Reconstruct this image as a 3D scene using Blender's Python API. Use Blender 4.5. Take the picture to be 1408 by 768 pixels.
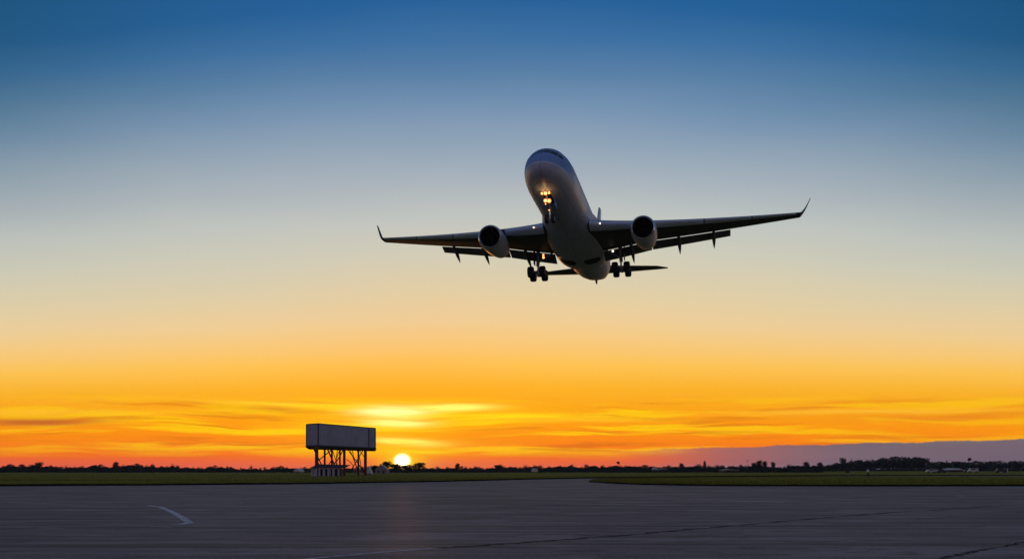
import bpy, math, random
from math import sin, cos, tan, pi, radians, sqrt, atan, atan2, exp
from mathutils import Vector, Matrix

random.seed(7)
for o in list(bpy.data.objects):
    bpy.data.objects.remove(o, do_unlink=True)
scene = bpy.context.scene
COL = scene.collection

# ------------------------------------------------------------------ camera
F = 1600.0            # focal length in photo pixels (photo 1408 wide)
HY = 645.0            # horizon row
CH = 1.7              # eye height
cam_d = bpy.data.cameras.new('camera')
cam = bpy.data.objects.new('camera', cam_d)
COL.objects.link(cam)
cam.location = (0, 0, CH)
cam.rotation_euler = (radians(90), 0, 0)
cam_d.sensor_width = 36.0
cam_d.lens = 36.0 * F / 1408.0
cam_d.shift_y = (HY - 384.0) / 1408.0
cam_d.clip_start = 0.1
cam_d.clip_end = 20000
scene.camera = cam
scene.render.resolution_x = 1024
scene.render.resolution_y = 558

# ------------------------------------------------------------------ look
scene.view_settings.view_transform = 'Standard'
scene.view_settings.look = 'None'
scene.view_settings.exposure = 0.0
scene.view_settings.gamma = 1.0
try:
    scene.view_settings.use_curve_mapping = False
except Exception:
    pass
scene.cycles.use_denoising = True
scene.cycles.volume_bounces = 0
scene.cycles.max_bounces = 6

# ------------------------------------------------------------------ node helper
class NT:
    def __init__(self, tree):
        self.t = tree; self.n = tree.nodes; self.l = tree.links
    def new(self, kind, **kw):
        nd = self.n.new(kind)
        for k, v in kw.items():
            setattr(nd, k, v)
        return nd
    def put(self, sock, v):
        if hasattr(v, 'is_output') or isinstance(v, bpy.types.NodeSocket):
            self.l.new(v, sock)
        else:
            try:
                sock.default_value = v
            except Exception:
                sock.default_value = tuple(v) + (1.0,)
    def m(self, op, a, b=0.0, c=None, clamp=False):
        nd = self.new('ShaderNodeMath', operation=op, use_clamp=clamp)
        self.put(nd.inputs[0], a); self.put(nd.inputs[1], b)
        if c is not None: self.put(nd.inputs[2], c)
        return nd.outputs[0]
    def add(self, a, b): return self.m('ADD', a, b)
    def sub(self, a, b): return self.m('SUBTRACT', a, b)
    def mul(self, a, b): return self.m('MULTIPLY', a, b)
    def smooth(self, v, a, b, lo=0.0, hi=1.0):
        nd = self.new('ShaderNodeMapRange', interpolation_type='SMOOTHSTEP')
        self.put(nd.inputs['Value'], v); self.put(nd.inputs['From Min'], a); self.put(nd.inputs['From Max'], b)
        nd.inputs['To Min'].default_value = lo; nd.inputs['To Max'].default_value = hi
        return nd.outputs[0]
    def mix(self, f, a, b, blend='MIX'):
        nd = self.new('ShaderNodeMix', data_type='RGBA', blend_type=blend)
        nd.clamp_factor = True
        self.put(nd.inputs[0], f)
        for s, v in ((nd.inputs[6], a), (nd.inputs[7], b)):
            if isinstance(v, bpy.types.NodeSocket): self.l.new(v, s)
            else: s.default_value = (v[0], v[1], v[2], 1.0)
        return nd.outputs[2]
    def ramp(self, v, stops, interp='LINEAR'):
        nd = self.new('ShaderNodeValToRGB')
        cr = nd.color_ramp; cr.interpolation = interp
        while len(cr.elements) > 1: cr.elements.remove(cr.elements[-1])
        cr.elements[0].position = stops[0][0]; cr.elements[0].color = (*stops[0][1], 1)
        for p, c in stops[1:]:
            e = cr.elements.new(p); e.color = (*c, 1)
        self.put(nd.inputs[0], v)
        return nd.outputs[0]
    def noise(self, vec, scale, detail=4.0, rough=0.5, dist=0.0):
        nd = self.new('ShaderNodeTexNoise')
        if vec is not None: self.put(nd.inputs['Vector'], vec)
        nd.inputs['Scale'].default_value = scale; nd.inputs['Detail'].default_value = detail
        nd.inputs['Roughness'].default_value = rough; nd.inputs['Distortion'].default_value = dist
        return nd.outputs['Fac']
    def comb(self, x, y, z):
        nd = self.new('ShaderNodeCombineXYZ')
        self.put(nd.inputs[0], x); self.put(nd.inputs[1], y); self.put(nd.inputs[2], z)
        return nd.outputs[0]

def lin(r, g, b):
    f = lambda c: (c / 255 / 12.92) if c / 255 <= .04045 else ((c / 255 + .055) / 1.055) ** 2.4
    return (f(r), f(g), f(b))

# ------------------------------------------------------------------ world: the dusk sky
SUN_AZ = atan((553 - 704) / F)
SUN_EL = atan((HY - 633) / F * cos(SUN_AZ))
world = bpy.data.worlds.new("World")
scene.world = world
world.use_nodes = True
wt = world.node_tree
wt.nodes.clear()
N = NT(wt)
tc = N.new('ShaderNodeTexCoord')
sep = N.new('ShaderNodeSeparateXYZ')
wt.links.new(tc.outputs['Generated'], sep.inputs[0])
X, Y, Z = sep.outputs
az = N.m('ARCTAN2', X, Y)
hor = N.m('SQRT', N.add(N.mul(X, X), N.mul(Y, Y)))
tel = N.m('DIVIDE', Z, N.m('MAXIMUM', hor, 1e-4))
az2 = N.mul(az, az)
u = N.mul(tel, N.add(1.0, N.mul(az2, 1.15)))
u = N.add(u, N.m('MULTIPLY', N.m('MAXIMUM', N.sub(az2, 0.3), 0.0), 0.05))
broad = N.noise(N.comb(N.mul(az, 2.0), N.mul(tel, 9.0), 0.3), 2.0, 3.0)
u = N.add(u, N.mul(N.sub(broad, 0.5), N.mul(0.018, N.smooth(tel, 0.02, 0.2))))
def py(y): return (HY - y) / F
stops = [(0.0, lin(214, 92, 64)), (py(632), lin(240, 96, 36)), (py(615), lin(252, 122, 0)), (py(590), lin(254, 146, 0)),
         (py(560), lin(250, 164, 12)), (py(530), lin(251, 178, 38)), (py(500), lin(252, 194, 82)), (py(470), lin(246, 201, 124)),
         (py(440), lin(236, 205, 152)), (py(400), lin(222, 206, 168)), (py(350), lin(206, 203, 184)),
         (py(300), lin(190, 196, 192)), (py(250), lin(168, 179, 188)), (py(200), lin(144, 164, 183)),
         (py(150), lin(115, 145, 177)), (py(100), lin(86, 127, 166)), (py(50), lin(56, 110, 161)), (py(0), lin(30, 95, 152)),
         (0.5, lin(10, 84, 146)), (0.62, lin(30, 84, 138)), (0.75, lin(52, 86, 128)), (1.0, lin(66, 82, 114))]
sky = N.ramp(u, [(p, c) for p, c in stops])
# pale lavender air opposite the sun
backm = N.mul(N.smooth(N.m('ABSOLUTE', az), 1.1, 2.5), N.smooth(tel, 0.7, 0.0))
sky = N.mix(N.mul(backm, 0.85), sky, lin(160, 132, 148))
# the sun and the glow round it
sd = Vector((sin(SUN_AZ) * cos(SUN_EL), cos(SUN_AZ) * cos(SUN_EL), sin(SUN_EL)))
dx = N.sub(X, sd.x); dy = N.sub(Y, sd.y); dz = N.mul(N.sub(Z, sd.z), 1.15)
dd = N.m('SQRT', N.add(N.add(N.mul(dx, dx), N.mul(dy, dy)), N.mul(dz, dz)))
g2 = N.m('POWER', 2.718, N.mul(-1.0, N.mul(dd, F / 85.0)))
sky = N.mix(N.mul(g2, 0.85), sky, lin(255, 158, 0))
# cloud streaks low over the horizon, drawn out sideways
warp = N.noise(N.comb(N.mul(az, 5.0), N.mul(tel, 20.0), 2.0), 1.0, 3.0)
ts = N.add(tel, N.mul(N.sub(warp, 0.5), 0.02))
st1 = N.noise(N.comb(N.mul(az, 5.5), N.mul(ts, 105.0), 5.0), 1.0, 5.0, 0.55)
st2 = N.noise(N.comb(N.mul(az, 9.0), N.mul(ts, 170.0), 9.0), 1.0, 4.0, 0.55)
band = N.mul(N.smooth(tel, 0.006, 0.022), N.smooth(tel, 0.064, 0.052))
front = N.smooth(N.m('ABSOLUTE', az), 1.6, 0.6)
sky = N.mix(N.mul(N.mul(N.smooth(az2, 0.0, 0.22), N.smooth(tel, 0.08, 0.42)), front), sky, N.mix(1.0, sky, (0.80, 0.78, 0.63), 'MULTIPLY'))
band = N.mul(band, front)
near = N.m('POWER', 2.718, N.mul(-9.0, N.m('POWER', N.m('ABSOLUTE', N.sub(az, SUN_AZ + 0.03)), 2.0)))
bright = N.mul(band, N.smooth(st1, 0.47, 0.60))
dark = N.mul(band, N.smooth(st2, 0.50, 0.66))
sky = N.mix(N.mul(bright, N.add(0.28, N.mul(near, 0.72))), sky, lin(255, 210, 0))
sky = N.mix(N.mul(dark, N.add(0.22, N.mul(near, 0.55))), sky, lin(218, 104, 6))
def gauss(xp, yp, wx, wy, skew=0.0):
    a0 = atan((xp - 704) / F); e0 = (HY - yp) / F * cos(a0)
    da = N.sub(az, a0)
    e_ = N.sub(N.add(tel, N.mul(N.sub(warp, 0.5), 0.006)), e0)
    e_ = N.sub(e_, N.mul(da, skew))
    q = N.add(N.m('POWER', N.m('ABSOLUTE', N.mul(da, F / wx)), 2.0), N.m('POWER', N.m('ABSOLUTE', N.mul(e_, F / wy)), 2.0))
    return N.mul(N.m('POWER', 2.718, N.mul(q, -1.0)), front)
tex = N.smooth(st2, 0.32, 0.56)
def blob(sky, xp, yp, wx, wy, col, amt, skew=0.0, textured=True):
    g = gauss(xp, yp, wx, wy, skew)
    if textured: g = N.mul(g, N.add(0.45, N.mul(tex, 0.75)))
    return N.mix(N.mul(g, amt), sky, col)
YEL = lin(255, 226, 20)
sky = blob(sky, 560, 574, 150, 20, lin(255, 196, 8), 0.9)
sky = blob(sky, 545, 606, 110, 16, lin(255, 178, 5), 0.85)
sky = blob(sky, 400, 556, 110, 3.5, lin(255, 215, 40), 0.7, -0.03)
sky = blob(sky, 380, 563, 55, 4, lin(214, 118, 28), 0.8)
sky = blob(sky, 50, 579, 75, 5, lin(196, 100, 36), 0.85)
sky = blob(sky, 60, 566, 130, 4, lin(255, 186, 40), 0.7)
sky = blob(sky, 250, 566, 70, 4, lin(255, 176, 20), 0.6)
sky = blob(sky, 540, 565, 44, 7, (1.15, 1.1, .38), 1.25, -0.01)
sky = blob(sky, 622, 559, 48, 4.5, (1.1, .98, .16), 1.25)
sky = blob(sky, 660, 571, 120, 4.5, YEL, 0.8)
sky = blob(sky, 545, 580, 40, 5.5, (1.15, 1.05, .25), 1.25)
sky = blob(sky, 480, 588, 80, 5, YEL, 0.75)
sky = blob(sky, 558, 607, 42, 4.5, (1.15, 1.0, .15), 1.25, -0.05)
sky = blob(sky, 575, 621, 40, 2.4, lin(255, 220, 20), 0.8, -0.03)
sky = blob(sky, 800, 577, 130, 4, lin(255, 190, 25), 0.75)
sky = blob(sky, 1180, 566, 170, 3.5, lin(255, 190, 50), 0.7)
sky = blob(sky, 1260, 574, 120, 4, lin(236, 132, 24), 0.6)
sky = blob(sky, 690, 598, 70, 6, lin(246, 128, 4), 0.6)
# reddish pink air right above the horizon
pink = N.mul(N.smooth(tel, 0.0125, 0.001), front)
sky = N.mix(N.mul(pink, 0.55), sky, lin(228, 98, 84))
# grey cloud bank to the right
edge = N.add(N.mul(N.noise(N.comb(N.mul(az, 16.0), 0.0, 3.0), 1.0, 8.0, 0.68), 0.0085), N.add(0.0120, N.mul(N.smooth(az, 0.03, 0.42), 0.0075)))
bm = N.mul(N.smooth(N.sub(edge, tel), -0.0003, 0.0010), N.mul(N.smooth(az, 0.065, 0.19), front))
bankn = N.noise(N.comb(N.mul(az, 6.0), N.mul(tel, 120.0), 7.0), 1.0, 4.0)
bank_c = N.mix(N.smooth(az, 0.08, 0.30), lin(196, 98, 84), N.mix(bankn, lin(82, 92, 114), lin(106, 104, 122)))
bank_c = N.mix(N.mul(N.smooth(tel, 0.007, 0.0), 0.4), bank_c, lin(122, 126, 150))
sky = N.mix(N.mul(bm, 0.93), sky, bank_c)
g1 = N.m('POWER', 2.718, N.mul(-1.0, N.m('POWER', N.mul(dd, F / 27.0), 2.0)))
disc = N.smooth(dd, 21.0 / F, 0.0)
sky = N.mix(N.mul(g1, 1.0), sky, lin(255, 206, 6))
# below the horizon the world is plain dark ground colour
sky = N.mix(N.smooth(tel, -0.002, -0.03), sky, (0.03, 0.028, 0.03))
bg = N.new('ShaderNodeBackground'); N.put(bg.inputs[0], sky); bg.inputs[1].default_value = 1.0
bgs = N.new('ShaderNodeBackground'); bgs.inputs[0].default_value = (1.0, 0.86, 0.5, 1)
N.put(bgs.inputs[1], N.mul(N.m('POWER', disc, 4.2), 15.0))
nish = N.new('ShaderNodeTexSky')
nish.sky_type = 'NISHITA'; nish.sun_disc = False
nish.sun_elevation = SUN_EL; nish.sun_rotation = SUN_AZ
bgn = N.new('ShaderNodeBackground'); wt.links.new(nish.outputs[0], bgn.inputs[0]); bgn.inputs[1].default_value = 0.006
a1 = N.new('ShaderNodeAddShader'); a2 = N.new('ShaderNodeAddShader'); wo = N.new('ShaderNodeOutputWorld')
wt.links.new(bg.outputs[0], a1.inputs[0]); wt.links.new(bgs.outputs[0], a1.inputs[1])
wt.links.new(a1.outputs[0], a2.inputs[0]); wt.links.new(bgn.outputs[0], a2.inputs[1])
wt.links.new(a2.outputs[0], wo.inputs[0])

# ------------------------------------------------------------------ sun lamp
sun_d = bpy.data.lights.new('sun', 'SUN')
sun_d.energy = 0.10; sun_d.angle = radians(0.5); sun_d.color = (1.0, 0.36, 0.10)
sun = bpy.data.objects.new('sun', sun_d); COL.objects.link(sun)
sun.rotation_euler = (-sd).to_track_quat('-Z', 'Y').to_euler()

# ------------------------------------------------------------------ mesh helpers
class MB:
    def __init__(self): self.v = []; self.f = []
    def face(self, pts):
        i = len(self.v); self.v += [tuple(p) for p in pts]; self.f.append(tuple(range(i, i + len(pts))))
    def box(self, c, s, M=None):
        x, y, z = s[0] / 2, s[1] / 2, s[2] / 2
        P = [Vector((a * x, b * y, d * z)) for a in (-1, 1) for b in (-1, 1) for d in (-1, 1)]
        if M is not None: P = [M @ p for p in P]
        i = len(self.v); self.v += [tuple(p + Vector(c)) for p in P]
        for q in ((0, 1, 3, 2), (4, 6, 7, 5), (0, 4, 5, 1), (2, 3, 7, 6), (0, 2, 6, 4), (1, 5, 7, 3)):
            self.f.append(tuple(i + k for k in q))
    def loft(self, rings, cap=True, closed=True):
        i = len(self.v); n = len(rings[0])
        for r in rings: self.v += [tuple(p) for p in r]
        for a in range(len(rings) - 1):
            for b in range(n if closed else n - 1):
                c = (b + 1) % n
                self.f.append((i + a * n + b, i + a * n + c, i + (a + 1) * n + c, i + (a + 1) * n + b))
        if cap:
            self.f.append(tuple(i + b for b in range(n))[::-1])
            self.f.append(tuple(i + (len(rings) - 1) * n + b for b in range(n)))
    def tube(self, pts, radii, n=8, cap=True):
        pts = [Vector(p) for p in pts]
        if not hasattr(radii, '__len__'): radii = [radii] * len(pts)
        rings = []
        for k, p in enumerate(pts):
            d = (pts[min(k + 1, len(pts) - 1)] - pts[max(k - 1, 0)]).normalized()
            a = Vector((0, 0, 1)) if abs(d.z) < 0.9 else Vector((1, 0, 0))
            s = d.cross(a).normalized(); t = s.cross(d)
            rings.append([p + (s * cos(q * 2 * pi / n) + t * sin(q * 2 * pi / n)) * radii[k] for q in range(n)])
        self.loft(rings, cap)
    def build(self, name, mat, parent=None, smooth=True, sharp=35):
        me = bpy.data.meshes.new(name)
        me.from_pydata([tuple(v) for v in self.v], [], self.f)
        me.validate(); me.update()
        if isinstance(mat, (list, tuple)):
            for m_ in mat: me.materials.append(m_)
        elif mat: me.materials.append(mat)
        if smooth:
            me.polygons.foreach_set('use_smooth', [True] * len(me.polygons))
            me.set_sharp_from_angle(angle=radians(sharp))
        o = bpy.data.objects.new(name, me); COL.objects.link(o)
        if parent is not None: o.parent = parent
        return o

def tag(o, label=None, cat=None, group=None, kind=None):
    if label: o['label'] = label
    if cat: o['category'] = cat
    if group: o['group'] = group
    if kind: o['kind'] = kind
    return o
def empty(name, loc, rz=0.0):
    o = bpy.data.objects.new(name, None); COL.objects.link(o)
    o.location = loc; o.rotation_euler = (0, 0, rz); o.empty_display_size = 0.5
    return o
def copy_tree(o, parent=None):
    c = o.copy(); COL.objects.link(c)
    if parent is not None: c.parent = parent
    for ch in list(o.children): copy_tree(ch, c)
    return c
def gp(x, y, z=0.0):
    """ground point seen at photo pixel x, y"""
    d = CH * F / (y - HY)
    return Vector(((x - 704) / F * d, d, z))
def at(x, y, d):
    """point at distance d seen at photo pixel x, y"""
    return Vector(((x - 704) / F * d, d, CH + (HY - y) / F * d))

# ------------------------------------------------------------------ materials
def mat(name, col, rough=0.6, metal=0.0, spec=0.5, noise=None, coat=0.0, bump=None, emit=None):
    m_ = bpy.data.materials.new(name); m_.use_nodes = True
    t = NT(m_.node_tree); b = t.n['Principled BSDF']
    b.inputs['Roughness'].default_value = rough; b.inputs['Metallic'].default_value = metal
    b.inputs['Specular IOR Level'].default_value = spec
    b.inputs['Coat Weight'].default_value = coat
    b.inputs['Base Color'].default_value = (*col, 1)
    oc = t.new('ShaderNodeTexCoord').outputs['Object']
    if noise:
        sc, amt = noise
        f = t.noise(oc, sc, 6.0, 0.6)
        t.put(b.inputs['Base Color'], t.mix(f, tuple(c * (1 - amt) for c in col), tuple(min(1, c * (1 + amt)) for c in col)))
        t.put(b.inputs['Roughness'], t.add(rough - 0.08, t.mul(f, 0.16)))
    if bump:
        bn = t.new('ShaderNodeBump'); bn.inputs['Strength'].default_value = bump[1]; bn.inputs['Distance'].default_value = bump[2]
        t.put(bn.inputs['Height'], t.noise(oc, bump[0], 6.0, 0.6)); t.l.new(bn.outputs[0], b.inputs['Normal'])
    if emit:
        b.inputs['Emission Color'].default_value = (*emit[0], 1); b.inputs['Emission Strength'].default_value = emit[1]
    return m_

M = {}
def fuselage_mat():
    m_ = bpy.data.materials.new('fuselage_paint'); m_.use_nodes = True
    t = NT(m_.node_tree); b = t.n['Principled BSDF']
    oc = t.new('ShaderNodeTexCoord').outputs['Object']
    sp = t.new('ShaderNodeSeparateXYZ'); t.l.new(oc, sp.inputs[0])
    # white above, grey belly, the line dipping towards the nose
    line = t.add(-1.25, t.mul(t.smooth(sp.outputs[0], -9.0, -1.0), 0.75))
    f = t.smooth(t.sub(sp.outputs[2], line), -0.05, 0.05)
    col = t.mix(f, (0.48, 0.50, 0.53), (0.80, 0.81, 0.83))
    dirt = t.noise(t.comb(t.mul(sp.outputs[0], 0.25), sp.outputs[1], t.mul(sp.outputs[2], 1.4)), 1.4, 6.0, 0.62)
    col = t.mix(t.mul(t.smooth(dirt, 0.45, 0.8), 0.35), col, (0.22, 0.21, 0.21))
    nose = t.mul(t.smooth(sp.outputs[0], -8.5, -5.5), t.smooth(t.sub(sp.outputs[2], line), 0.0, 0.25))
    col = t.mix(t.mul(nose, 0.75), col, (0.06, 0.28, 0.66))  # upper nose tinted blue: overhead sky light put into the paint colour
    # skin panel joints every 3.3 m and along the sides
    fr = t.m('FRACT', t.mul(sp.outputs[0], 0.30))
    j = t.m('MAXIMUM', t.smooth(fr, 0.010, 0.004), t.smooth(t.m('ABSOLUTE', t.add(sp.outputs[2], 2.1)), 0.03, 0.012))
    j = t.m('MAXIMUM', j, t.smooth(t.m('ABSOLUTE', sp.outputs[1]), 0.03, 0.012))
    col = t.mix(t.mul(j, 0.6), col, (0.12, 0.12, 0.13))
    t.put(b.inputs['Base Color'], col)
    t.put(b.inputs['Roughness'], t.add(0.34, t.mul(dirt, 0.25)))
    b.inputs['Coat Weight'].default_value = 0.0
    return m_
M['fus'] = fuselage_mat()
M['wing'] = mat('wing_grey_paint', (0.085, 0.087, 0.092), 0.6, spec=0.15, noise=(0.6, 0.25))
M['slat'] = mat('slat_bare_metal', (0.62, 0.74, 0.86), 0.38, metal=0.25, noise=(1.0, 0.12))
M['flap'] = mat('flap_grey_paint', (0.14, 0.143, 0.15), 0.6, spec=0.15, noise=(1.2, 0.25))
M['nac'] = mat('nacelle_paint', (0.68, 0.67, 0.68), 0.42, spec=0.4, noise=(1.3, 0.18))
M['lip'] = mat('inlet_lip_metal', (0.78, 0.78, 0.80), 0.22, metal=0.9)
M['duct'] = mat('inlet_duct_dark', (0.05, 0.05, 0.055), 0.5)
M['blade'] = mat('fan_blade_metal', (0.16, 0.16, 0.17), 0.35, metal=0.8)
M['exh'] = mat('exhaust_metal', (0.22, 0.19, 0.17), 0.4, metal=0.8, noise=(3, 0.3))
M['fin'] = mat('fin_paint', (0.66, 0.68, 0.74), 0.32, noise=(0.8, 0.08), coat=0.2)
M['tyre'] = mat('tyre_rubber', (0.02, 0.02, 0.021), 0.8, bump=(14, 0.3, 0.01))
M['rim'] = mat('wheel_rim_metal', (0.35, 0.35, 0.36), 0.4, metal=0.6)
M['strut'] = mat('gear_strut_paint', (0.38, 0.39, 0.40), 0.4, metal=0.2, noise=(4, 0.2))
M['chrome'] = mat('oleo_chrome', (0.8, 0.8, 0.82), 0.12, metal=1.0)
M['well'] = mat('wheel_well_dark', (0.012, 0.012, 0.013), 0.9)
M['glass'] = mat('cockpit_glass', (0.008, 0.009, 0.011), 0.2, spec=0.3)
M['warm'] = mat('lamp_warm', (1, 0.8, 0.5), 0.3, emit=((1.0, 0.42, 0.13), 2.4))
M['white'] = mat('lamp_white', (1, 0.9, 0.8), 0.3, emit=((1.0, 0.80, 0.62), 2.6))
M['lamp_glow'] = mat('lamp_glow_ring', (0.5, 0.3, 0.15), 0.4, emit=((1.0, 0.25, 0.04), 0.32))  # dim emission for the warm halo round the gear lamps
M['hull'] = mat('lamp_housing', (0.12, 0.12, 0.12), 0.4, metal=0.6)

# ================================================================== the ground
def mat_asphalt():
    m_ = bpy.data.materials.new('asphalt'); m_.use_nodes = True
    t = NT(m_.node_tree); b = t.n['Principled BSDF']
    oc = t.new('ShaderNodeTexCoord').outputs['Object']
    mp = t.new('ShaderNodeMapping'); t.l.new(oc, mp.inputs[0]); mp.inputs['Scale'].default_value = (0.5, 1, 1); mp.inputs['Rotation'].default_value = (0, 0, 0.12)
    big = t.noise(mp.outputs[0], 0.05, 5.0, 0.6, 0.6)
    mid = t.noise(mp.outputs[0], 0.33, 6.0, 0.65, 0.4)
    patch = t.noise(mp.outputs[0], 0.9, 4.0, 0.7, 0.8)
    fine = t.noise(oc, 9.0, 6.0, 0.7)
    stone = t.noise(oc, 70.0, 2.0, 0.5)
    col = t.mix(t.smooth(big, 0.3, 0.7), (0.105, 0.080, 0.088), (0.220, 0.165, 0.180))
    col = t.mix(t.mul(t.smooth(mid, 0.46, 0.62), 0.85), col, (0.31, 0.25, 0.26))
    col = t.mix(t.mul(t.smooth(patch, 0.52, 0.62), 0.85), col, (0.055, 0.046, 0.050))
    col = t.mix(t.mul(t.smooth(fine, 0.42, 0.66), 0.6), col, (0.31, 0.26, 0.27))
    col = t.mix(t.mul(t.smooth(stone, 0.5, 0.75), 0.5), col, (0.055, 0.032, 0.03))
    m3 = t.new('ShaderNodeMapping'); t.l.new(oc, m3.inputs[0]); m3.inputs['Scale'].default_value = (0.035, 1.3, 1); m3.inputs['Rotation'].default_value = (0, 0, -0.10)
    smear = t.noise(m3.outputs[0], 0.8, 5.0, 0.6, 0.3)
    col = t.mix(t.mul(t.smooth(smear, 0.50, 0.60), 0.65), col, (0.055, 0.042, 0.036))
    col = t.mix(t.mul(t.smooth(smear, 0.44, 0.30), 0.45), col, (0.33, 0.27, 0.28))
    t.put(b.inputs['Base Color'], col)
    b.inputs['Specular IOR Level'].default_value = 0.16
    t.put(b.inputs['Roughness'], t.sub(0.74, t.mul(mid, 0.2)))
    bn = t.new('ShaderNodeBump'); bn.inputs['Strength'].default_value = 0.6; bn.inputs['Distance'].default_value = 0.012
    t.put(bn.inputs['Height'], t.add(fine, t.mul(stone, 0.5))); t.l.new(bn.outputs[0], b.inputs['Normal'])
    return m_
def mat_grass():
    m_ = bpy.data.materials.new('grass_turf'); m_.use_nodes = True
    t = NT(m_.node_tree); b = t.n['Principled BSDF']
    oc = t.new('ShaderNodeTexCoord').outputs['Object']
    mp = t.new('ShaderNodeMapping'); t.l.new(oc, mp.inputs[0]); mp.inputs['Scale'].default_value = (0.35, 1, 1)
    big = t.noise(mp.outputs[0], 0.02, 5.0, 0.6, 0.3)
    mid = t.noise(mp.outputs[0], 0.13, 6.0, 0.65)
    fine = t.noise(oc, 3.0, 5.0, 0.7)
    col = t.mix(t.smooth(big, 0.3, 0.7), (0.19, 0.20, 0.006), (0.25, 0.23, 0.010))
    col = t.mix(t.mul(t.smooth(mid, 0.45, 0.75), 0.6), col, (0.30, 0.25, 0.02))
    col = t.mix(t.mul(t.smooth(fine, 0.4, 0.75), 0.5), col, (0.07, 0.075, 0.006))
    t.put(b.inputs['Base Color'], col)
    b.inputs['Roughness'].default_value = 0.95; b.inputs['Specular IOR Level'].default_value = 0.1
    bn = t.new('ShaderNodeBump'); bn.inputs['Strength'].default_value = 0.8; bn.inputs['Distance'].default_value = 0.15
    t.put(bn.inputs['Height'], t.add(fine, mid)); t.l.new(bn.outputs[0], b.inputs['Normal'])
    return m_
M['asphalt'] = mat_asphalt()
M['turf'] = mat_grass()
M['soil'] = mat('soil_edge', (0.018, 0.016, 0.012), 0.95, spec=0.1, noise=(2, 0.3))
M['concrete'] = mat('runway_concrete', (0.34, 0.33, 0.36), 0.8, noise=(0.05, 0.2))

g = MB(); R0 = 3600
g.face([(R0 * cos(a * pi / 24), R0 * sin(a * pi / 24), 0) for a in range(48)])
tag(g.build('ground', M['turf'], smooth=False), kind='structure')
g = MB(); g.face([(-700, -120, .004), (900, -120, .004), (1500, 420, .004), (1500, 640, .004), (-700, 300, .004)])
tag(g.build('apron', M['asphalt'], smooth=False), kind='structure')

GH = 0.24
def plateau(name, near, far, seedv):
    """raised turf: near edge with an uneven ragged drop, top sheet, far edge"""
    rnd = random.Random(seedv)
    pts = []
    for a, b in zip(near[:-1], near[1:]):
        L = (b - a).length; n = max(2, int(L / 0.8))
        for k in range(n):
            p = a.lerp(b, k / n)
            pts.append(p)
    pts.append(near[-1])
    bot, top, inn = [], [], []
    for i, p in enumerate(pts):
        q = pts[min(i + 1, len(pts) - 1)] - pts[max(i - 1, 0)]; q.z = 0; q.normalize()
        nrm = Vector((-q.y, q.x, 0))
        j = rnd.uniform(-.12, .12) + 0.35 * sin(i * .043 + seedv) + .18 * sin(i * .171)
        bot.append(p + nrm * j)
        top.append(p + nrm * (j + .07 + rnd.uniform(0, .08)) + Vector((0, 0, GH * rnd.uniform(.72, .95))))
        inn.append(p + nrm * (j + 1.2) + Vector((0, 0, GH)))
    m_ = MB(); m_.loft([bot, top, inn], cap=False, closed=False)
    nb = len(m_.f) // 2
    m_.face([tuple(v) for v in inn] + [(v.x, v.y, GH) for v in far])
    o = m_.build(name, [M['turf'], M['soil']], smooth=False)
    for k in range(nb): o.data.polygons[k].material_index = 1
    return o, pts
edgeL = [gp(-330, 669.5), gp(0, 668), gp(200, 667), gp(420, 665), gp(600, 662), gp(720, 659), gp(820, 657), gp(980, 655), gp(1150, 653.9)]
oL, ptsL = plateau('grass_field', edgeL, [Vector((1600, 700, 0)), Vector((2400, 1800, 0)), Vector((1500, 3200, 0)), Vector((-1500, 3200, 0)), Vector((-2600, 1500, 0)), Vector((-900, 150, 0))], 1)
tag(oL, kind='structure')
tip = []
for x, y in ((1120, 655.8), (980, 657.0), (900, 658.0), (850, 659.0), (822, 660.0), (812, 661.0), (818, 662.6), (840, 664.3), (880, 666), (940, 667.2), (1010, 668), (1200, 668.3), (1408, 668), (1800, 667)):
    tip.append(gp(x, y))
oR, ptsR = plateau('grass_island', tip, [Vector((900, 240, 0)), Vector((900, 420, 0)), Vector((140, 255, 0))], 5)
tag(oR, kind='structure')
g = MB(); g.face([(330, 1120, GH + .01), (1400, 1120, GH + .01), (1500, 1400, GH + .01), (240, 1400, GH + .01)])
tag(g.build('runway', M['concrete'], smooth=False), kind='structure')

# grass blades on the turf edges and over the near field
def grass_blades():
    rnd = random.Random(3); m_ = MB()
    def blade(p, h, w):
        a = rnd.uniform(0, pi); d = Vector((cos(a), sin(a), 0)) * w
        l = Vector((rnd.uniform(-.5, .5), rnd.uniform(-.5, .5), 0)) * h
        m_.face([p - d, p + d, p + l + Vector((0, 0, h))])
    for pts, n in ((ptsL, 26000), (ptsR, 22000)):
        cand = [i for i in range(1, len(pts)) if abs(pts[i].x) < pts[i].y * .5]
        for _ in range(n):
            i = rnd.choice(cand); a, b = pts[i - 1], pts[i]
            q = (b - a); q.z = 0; q.normalize(); nrm = Vector((-q.y, q.x, 0))
            inw = rnd.random() ** 2 * 9 + .1
            p = a.lerp(b, rnd.random()) + nrm * inw; p.z = GH * .8
            blade(p, rnd.uniform(.04, .16), rnd.uniform(.02, .05))
    for _ in range(30000):
        x = rnd.uniform(-60, 1460); y = 651 + rnd.random() ** .7 * 16
        p = gp(x, y)
        if x < 815 and y > 664: continue
        p.z = GH - .02
        blade(p, rnd.uniform(.05, .16), rnd.uniform(.04, .12))
    return m_
mg = bpy.data.materials.new('grass_blade'); mg.use_nodes = True
t = NT(mg.node_tree); b = t.n['Principled BSDF']
oc = t.new('ShaderNodeTexCoord').outputs['Object']
t.put(b.inputs['Base Color'], t.mix(t.noise(oc, .4, 5, .7), (0.13, 0.14, 0.004), (0.23, 0.21, 0.010)))
b.inputs['Roughness'].default_value = .8; b.inputs['Specular IOR Level'].default_value = .2
M['blade_g'] = mg
gb = grass_blades()
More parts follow.
